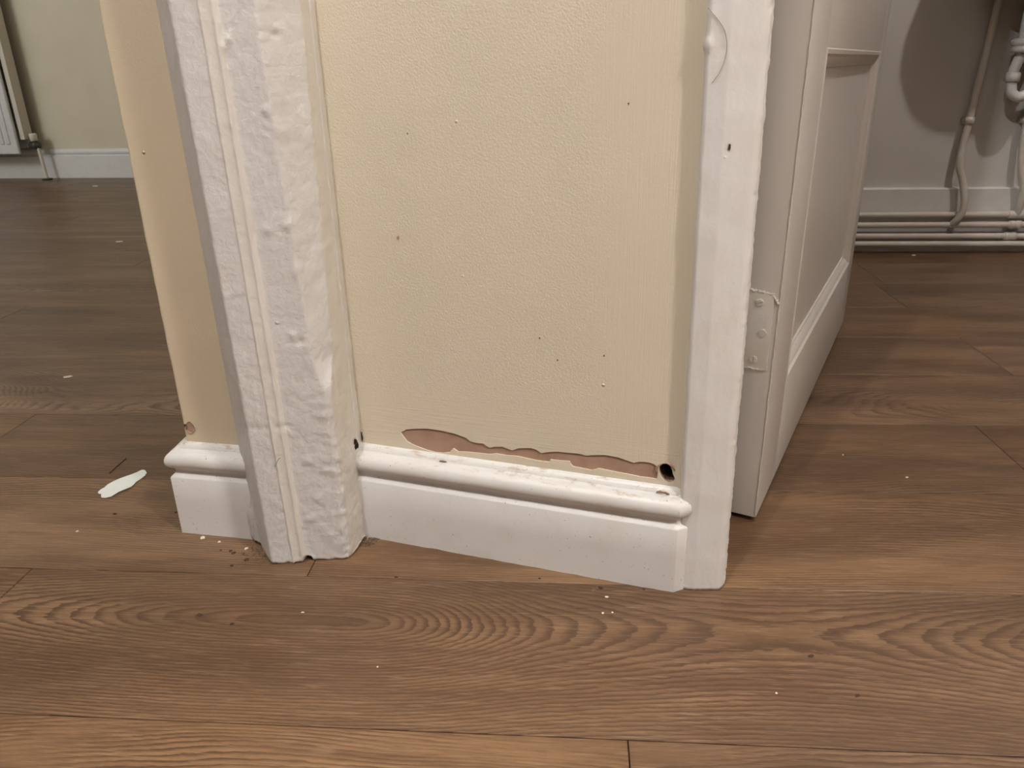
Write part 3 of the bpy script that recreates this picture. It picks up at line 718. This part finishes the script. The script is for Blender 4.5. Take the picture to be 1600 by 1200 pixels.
# ------------------------------------------------------------------ radiator in the far left room
def fp(u_, off, z): p = FW + FD * u_ - FN * off; return (p.x, p.y, z)
FMX = Matrix(((FD.x, -FN.x, 0, FW.x), (FD.y, -FN.y, 0, FW.y), (0, 0, 1, 0), (0, 0, 0, 1)))
rad = empty('radiator', fp(-0.3, 0.1, 0.13)); tag(rad, 'white double panel radiator on the far left wall', 'radiator')
def rad_panel(o0, o1, u0, u1, z0, z1):
    bm = bmesh.new(); box_bm(bm, (u0, o0, z0), (u1, o1, z1), FMX, 0.008, 3)
    o = bm_obj('panel', bm, 'radiator', None, True); o.data.set_sharp_from_angle(angle=math.radians(50)); return o
under(rad, lambda: rad_panel(0.115, 0.135, -1.0, 0.262, 0.135, 1.05))
under(rad, lambda: rad_panel(0.035, 0.050, -1.0, 0.262, 0.16, 1.03))
def flute(u_):
    bm = bmesh.new(); box_bm(bm, (u_ - .012, 0.130, 0.185), (u_ + .012, 0.139, 1.0), FMX, 0.004, 2); return bm_obj('flute', bm, 'radiator', None, True)
for i in range(14): under(rad, lambda: flute(0.215 - i * 0.034))
def side():
    bm = bmesh.new(); box_bm(bm, (0.266, 0.045, 0.205), (0.292, 0.108, 1.04), FMX, 0.003, 2); return bm_obj('side_cover', bm, 'chip', None)
under(rad, side)
val = empty('radiator_valve', fp(0.30, 0.08, 0.0)); tag(val, 'dark radiator valve with white tail pipe going down to the floor', 'valve')
def vbody():
    v_ = lathe('valve_body', [(0.010, -0.03), (0.016, -0.028), (0.017, -0.008), (0.021, -0.006), (0.021, 0.012), (0.015, 0.014), (0.015, 0.028), (0.010, 0.03)], Matrix.Translation(fp(0.320, 0.08, 0.175)) @ FD.to_3d().to_track_quat('Z', 'Y').to_matrix().to_4x4(), 'valve', None, 14)
under(val, vbody)
under(val, lambda: lathe('cap', [(0.013, -0.02), (0.018, -0.018), (0.019, 0.016), (0.015, 0.02)], Matrix.Translation(fp(0.320, 0.08, 0.215)), 'chip', None, 14))
under(val, lambda: tube('tail_pipe', [fp(0.332, 0.08, 0.17), fp(0.335, 0.08, 0.14), fp(0.338, 0.08, 0.07), fp(0.342, 0.08, 0.0)], 0.0085, 'chip', None, 12, 4))
under(val, lambda: lathe('floor_collar', [(0.012, 0.0), (0.026, 0.001), (0.026, 0.006), (0.012, 0.009)], Matrix.Translation(fp(0.342, 0.08, 0.0)), 'valve', None, 16))

# ------------------------------------------------------------------ loose bits
fk = [(-.5412,.8736),(-.5375,.8693),(-.5348,.8700),(-.5335,.8662),(-.5300,.8598),(-.5235,.8583),(-.5171,.8613),(-.5132,.8724),(-.5080,.8778),(-.5024,.8834),(-.5018,.8905),(-.5020,.8990),(-.4995,.9070),(-.4975,.9165),(-.4995,.9200),(-.4982,.9220),(-.5020,.9275),(-.5052,.9312),(-.5094,.9321),(-.5130,.9262),(-.5180,.9200),(-.5230,.9155),(-.5299,.9083),(-.5345,.9010),(-.5382,.8933),(-.5385,.8860),(-.5410,.8800)]
def flake_mesh(name, loop, thick, curl, mat):
    n = len(loop); cx = sum(p[0] for p in loop) / n; cy = sum(p[1] for p in loop) / n; R = max(math.hypot(p[0] - cx, p[1] - cy) for p in loop)
    v = []; f = []; ks = (1.0, 0.8, 0.5, 0.2)
    def zz(x_, y_): return curl(x_, y_)
    for layer in (0, 1):
        for k in ks:
            for (x_, y_) in loop:
                px, py = cx + (x_ - cx) * k, cy + (y_ - cy) * k
                v.append((px, py, zz(px, py) + layer * thick))
    m_ = len(ks)
    for layer in (0, 1):
        b = layer * m_ * n
        for j in range(m_ - 1):
            for i in range(n):
                q = (b + j * n + i, b + j * n + (i + 1) % n, b + (j + 1) * n + (i + 1) % n, b + (j + 1) * n + i)
                f.append(q if layer else q[::-1])
        q = tuple(b + (m_ - 1) * n + i for i in range(n)); f.append(q if layer else q[::-1])
    t = m_ * n
    for i in range(n): f.append((i, t + i, t + (i + 1) % n, (i + 1) % n))
    bm = bmesh.new(); me = bpy.data.meshes.new(name); me.from_pydata(v, [], f); bm.from_mesh(me)
    return bm_obj(name, bm, mat)
def curl_big(x_, y_):
    # long axis from (-.535,.866) to (-.505,.93); the right-hand long edge lifts
    ax = Vector((0.42, 0.907)); q = Vector((x_ + 0.519, y_ - 0.895)); side_ = q.x * ax.y - q.y * ax.x; al = q.dot(ax)
    return 0.0004 + 2.5 * max(0, side_ + 0.004) ** 2 * math.exp(-((al + 0.012) / 0.03) ** 2) + 0.2 * max(0, al - 0.01) ** 2
tag(flake_mesh('paint_flake', fk, 0.0006, curl_big, 'flake'), 'large curled flake of white paint lying on the grey-brown floor', 'paint flake')
def chip_obj(name, x_, y_, size, mat, sd, flat=0.5, stretch=1.0, ang=0.0):
    rr = random.Random(sd); n = rr.choice([5, 6, 7]); loop = []
    for i in range(n):
        a = 2 * math.pi * i / n + rr.uniform(-.3, .3); r_ = size * rr.uniform(0.7, 1.15)
        px, py = r_ * math.cos(a) * stretch, r_ * math.sin(a)
        loop.append((px * math.cos(ang) - py * math.sin(ang), px * math.sin(ang) + py * math.cos(ang)))
    v = [(x_ + a, y_ + b, 0.0) for a, b in loop] + [(x_ + a * .9, y_ + b * .9, size * flat * rr.uniform(.6, 1.2)) for a, b in loop]
    f = [tuple(range(n))[::-1], tuple(range(n, 2 * n))] + [(i, (i + 1) % n, n + (i + 1) % n, n + i) for i in range(n)]
    bm = bmesh.new(); me = bpy.data.meshes.new(name); me.from_pydata(v, [], f); bm.from_mesh(me)
    return bm_obj(name, bm, mat)
CH = [(-.8012,1.2933,.0045,2.2,.2,'small curled white paint chip alone on the left floor, behind the large flake'),
 (-1.2716,2.5044,.007,2.0,.1,'white paint chip on the far left floor, halfway to the radiator'),
 (-2.0346,3.8947,.009,1.6,0,'farthest white paint chip, near the skirting of the far left room'),
 (-.365,.7635,.0032,1.1,.6,'white paint chip against the foot of the left skirting, the larger of two'),
 (-.3421,.7540,.0018,1.3,0,'white paint chip against the foot of the left skirting, the smaller of two'),
 (-.3065,.7395,.0022,1.3,.9,'white paint crumb in the dusty corner between left skirting and door post'),
 (.0915,.6388,.0016,1.4,.1,'white paint crumb on the floor in front of the right end of the central skirting'),
 (.0942,.6149,.0011,1.0,.1,'tiny white paint speck right of a pair, before the central skirting'),
 (.0847,.6142,.0016,1.0,1.2,'tiny white paint speck left of a pair, before the central skirting'),
 (1.1098,2.0756,.0055,1.2,0,'white paint chip on the dark washroom floor below the pipes'),
 (-.1665,.7475,.0012,1.3,.3,'tiny white crumb in the dirt at the foot of the door post'),
 (-.5214,.7834,.0016,1.4,.2,'white speck on the floor at left, nearer than the large flake'),
 (.5071,.8667,.0018,1.2,.4,'white speck on the brown floor right of the open door, the right one of two'),
 (.4508,.9314,.0014,1.0,.4,'white speck on the brown floor right of the open door, the left one of two'),
 (.2204,.5053,.0011,1.0,.4,'tiny white speck on the bare floor at lower right'),
 (-.1276,.5472,.0010,1.0,.4,'tiny white speck on the floor below the oval wood grain'),
 (-.2145,.6254,.0012,1.4,.1,'tiny white speck inside the oval wood grain figure')]
for i, (x_, y_, s, st_, an, lab) in enumerate(CH):
    tag(chip_obj('paint_chip', x_, y_, s, 'chip', 50 + i, 0.35, st_, an), lab, 'paint chip', 'paint chips on the floor')
DK = [(-.3183,.7313,.0020,1.6),(-.3232,.7352,.0018,1.3),(-.3125,.7070,.0020,1.2),(-.2985,.7168,.0022,1.5),(.0868,.6540,.0020,1.3),(-.3175,.6250,.0017,1.8),(-.2801,.6103,.0018,1.3),(.2660,.5488,.0017,1.8),(.2880,.5004,.0015,2.0),(-.4939,.8205,.0019,1.4),(-.3347,.7369,.0013,1.4),(-.3066,.7284,.0013,1.2),(-.4186,.8204,.0017,1.3),(.0245,.6719,.0012,1.2),(-.1281,.6796,.0014,1.5),(.1310,.6500,.0013,1.5)]
DKL = ['dark crumb in the dust left of the door post, right one of a close pair', 'dark crumb in the dust left of the door post, left one of a close pair', 'dark crumb nearest the camera in the dust left of the door post', 'dark crumb lying close against the left foot of the door post',
 'dark crumb on the plank seam before the right half of the central skirting', 'dark crumb on the oval grain plank, left one of two below the door post', 'dark crumb on the oval grain plank, right one of two below the door post', 'dark crumb on the bare floor at lower right, the farther of two', 'dark crumb on the bare floor at lower right, the nearer of two',
 'dark crumb on the floor just nearer than the large white flake', 'small dark crumb leftmost in the dust beside the left skirting foot', 'small dark crumb in the dust by the corner of left skirting and post', 'dark crumb just left of the outer corner of the left skirting', 'small dark crumb at the foot of the central skirting, near its middle', 'small dark crumb on the seam right of the door post', 'small dark crumb at the right end of the central skirting foot']
for i, (x_, y_, s, st_) in enumerate(DK):
    tag(chip_obj('dirt_crumb', x_, y_, s, 'crumb', 150 + i, 0.5, st_, rnd.uniform(-.5, .5)), DKL[i], 'crumb', 'dark crumbs scattered on the floor')
tag(chip_obj('grit_piece', .0790, .6490, .0024, 'crumb2', 301, 0.5, 1.1, 1.2), 'pale brown grit lump on the floor before the central skirting', 'grit')
# dust and crumbs in the two corners: nobody could count them
def dust(name, pts, n, spread, mat, sd, smin, smax):
    rr = random.Random(sd); bm = bmesh.new()
    for i in range(n):
        cx, cy = rr.choice(pts); s = rr.uniform(smin, smax)
        r = bmesh.ops.create_icosphere(bm, subdivisions=1, radius=s); dx_, dy_ = rr.gauss(0, spread), rr.gauss(0, spread)
        for v in r['verts']: v.co = Vector((v.co.x * rr.uniform(.7, 1.3) + cx + dx_, v.co.y * rr.uniform(.7, 1.3) + cy + dy_, v.co.z * .7 + s * .5))
    o = bm_obj(name, bm, mat); o['kind'] = 'stuff'; return o
tag(dust('corner_dirt', [(-.1705, .7520), (-.1680, .7480), (-.1700, .7440), (-.1620, .7520)], 190, .0028, 'grit', 1, .0003, .0011), 'dark dirt gathered between door post and central skirting', 'dirt')
tag(dust('corner_dust', [(-.285, .722), (-.295, .728), (-.281, .716), (-.302, .735)], 170, .0050, 'crumb2', 2, .00025, .0009), 'brown dust on the floor left of the door post', 'dust')
tag(tube('dark_fibre', [(-.5508, .9251, .0006), (-.5500, .940, .0007), (-.5486, .955, .0007), (-.5474, .9675, .0006)], 0.0006, 'crumb', None, 6, 4), 'short dark straight fibre on the floor beside the large flake', 'fibre')
tag(tube('curved_splinter', [(-1.60, 3.42, .002), (-1.52, 3.36, .003), (-1.40, 3.34, .003), (-1.34, 3.36, .002)], 0.004, 'crumb', None, 6, 4), 'dark curved splinter on the far left floor', 'splinter')
tag(tube('hair_strand', [(.1558, .6495, .5388), (.1640, .6478, .5300), (.1694, .6462, .5217), (.1716, .6457, .5110), (.1705, .6460, .5010), (.1675, .6468, .4925), (.1625, .6482, .4853)], 0.00018, 'crumb2', None, 5, 6), 'thin curved hair stuck on the right door casing', 'hair')
tag(tube('hair_strand', [(-.2480, .7060, .122), (-.2450, .7050, .127), (-.2425, .7035, .1315), (-.2395, .7030, .134)], 0.00025, 'crumb', None, 5, 5), 'short dark hair stuck on the bead of the left door post', 'hair')
gouge('nick', (0.0, 0.4367), 0.0011, 0.0028, 'crumb', t2, 0.0006, 8, Vector((0.1800, 0.6462)), Vector((1, 0)), Vector((0, 1)))

gouge('bare_patch', (0.328, 0.1080), 0.0062, 0.0017, 'plaster', bc, 0.0074, 41, w0, WD, WN)
gouge('bare_patch', (0.092, 0.1075), 0.0042, 0.0009, 'plaster', bc, 0.0072, 42, w0, WD, WN)
for (s_, z_, r_) in ((0.0552, 0.3470, 0.0016), (0.0735, 0.4450, 0.0006), (0.2640, 0.2440, 0.0007), (0.2180, 0.2350, 0.0007), (0.2790, 0.4700, 0.0006), (0.2000, 0.2560, 0.0007)):
    gouge('wall_nick', (s_, z_), r_, r_ * 1.5, 'plaster' if r_ > 0.001 else 'grit', wc, 0.0005, int(s_ * 9999), w0, WD, WN)
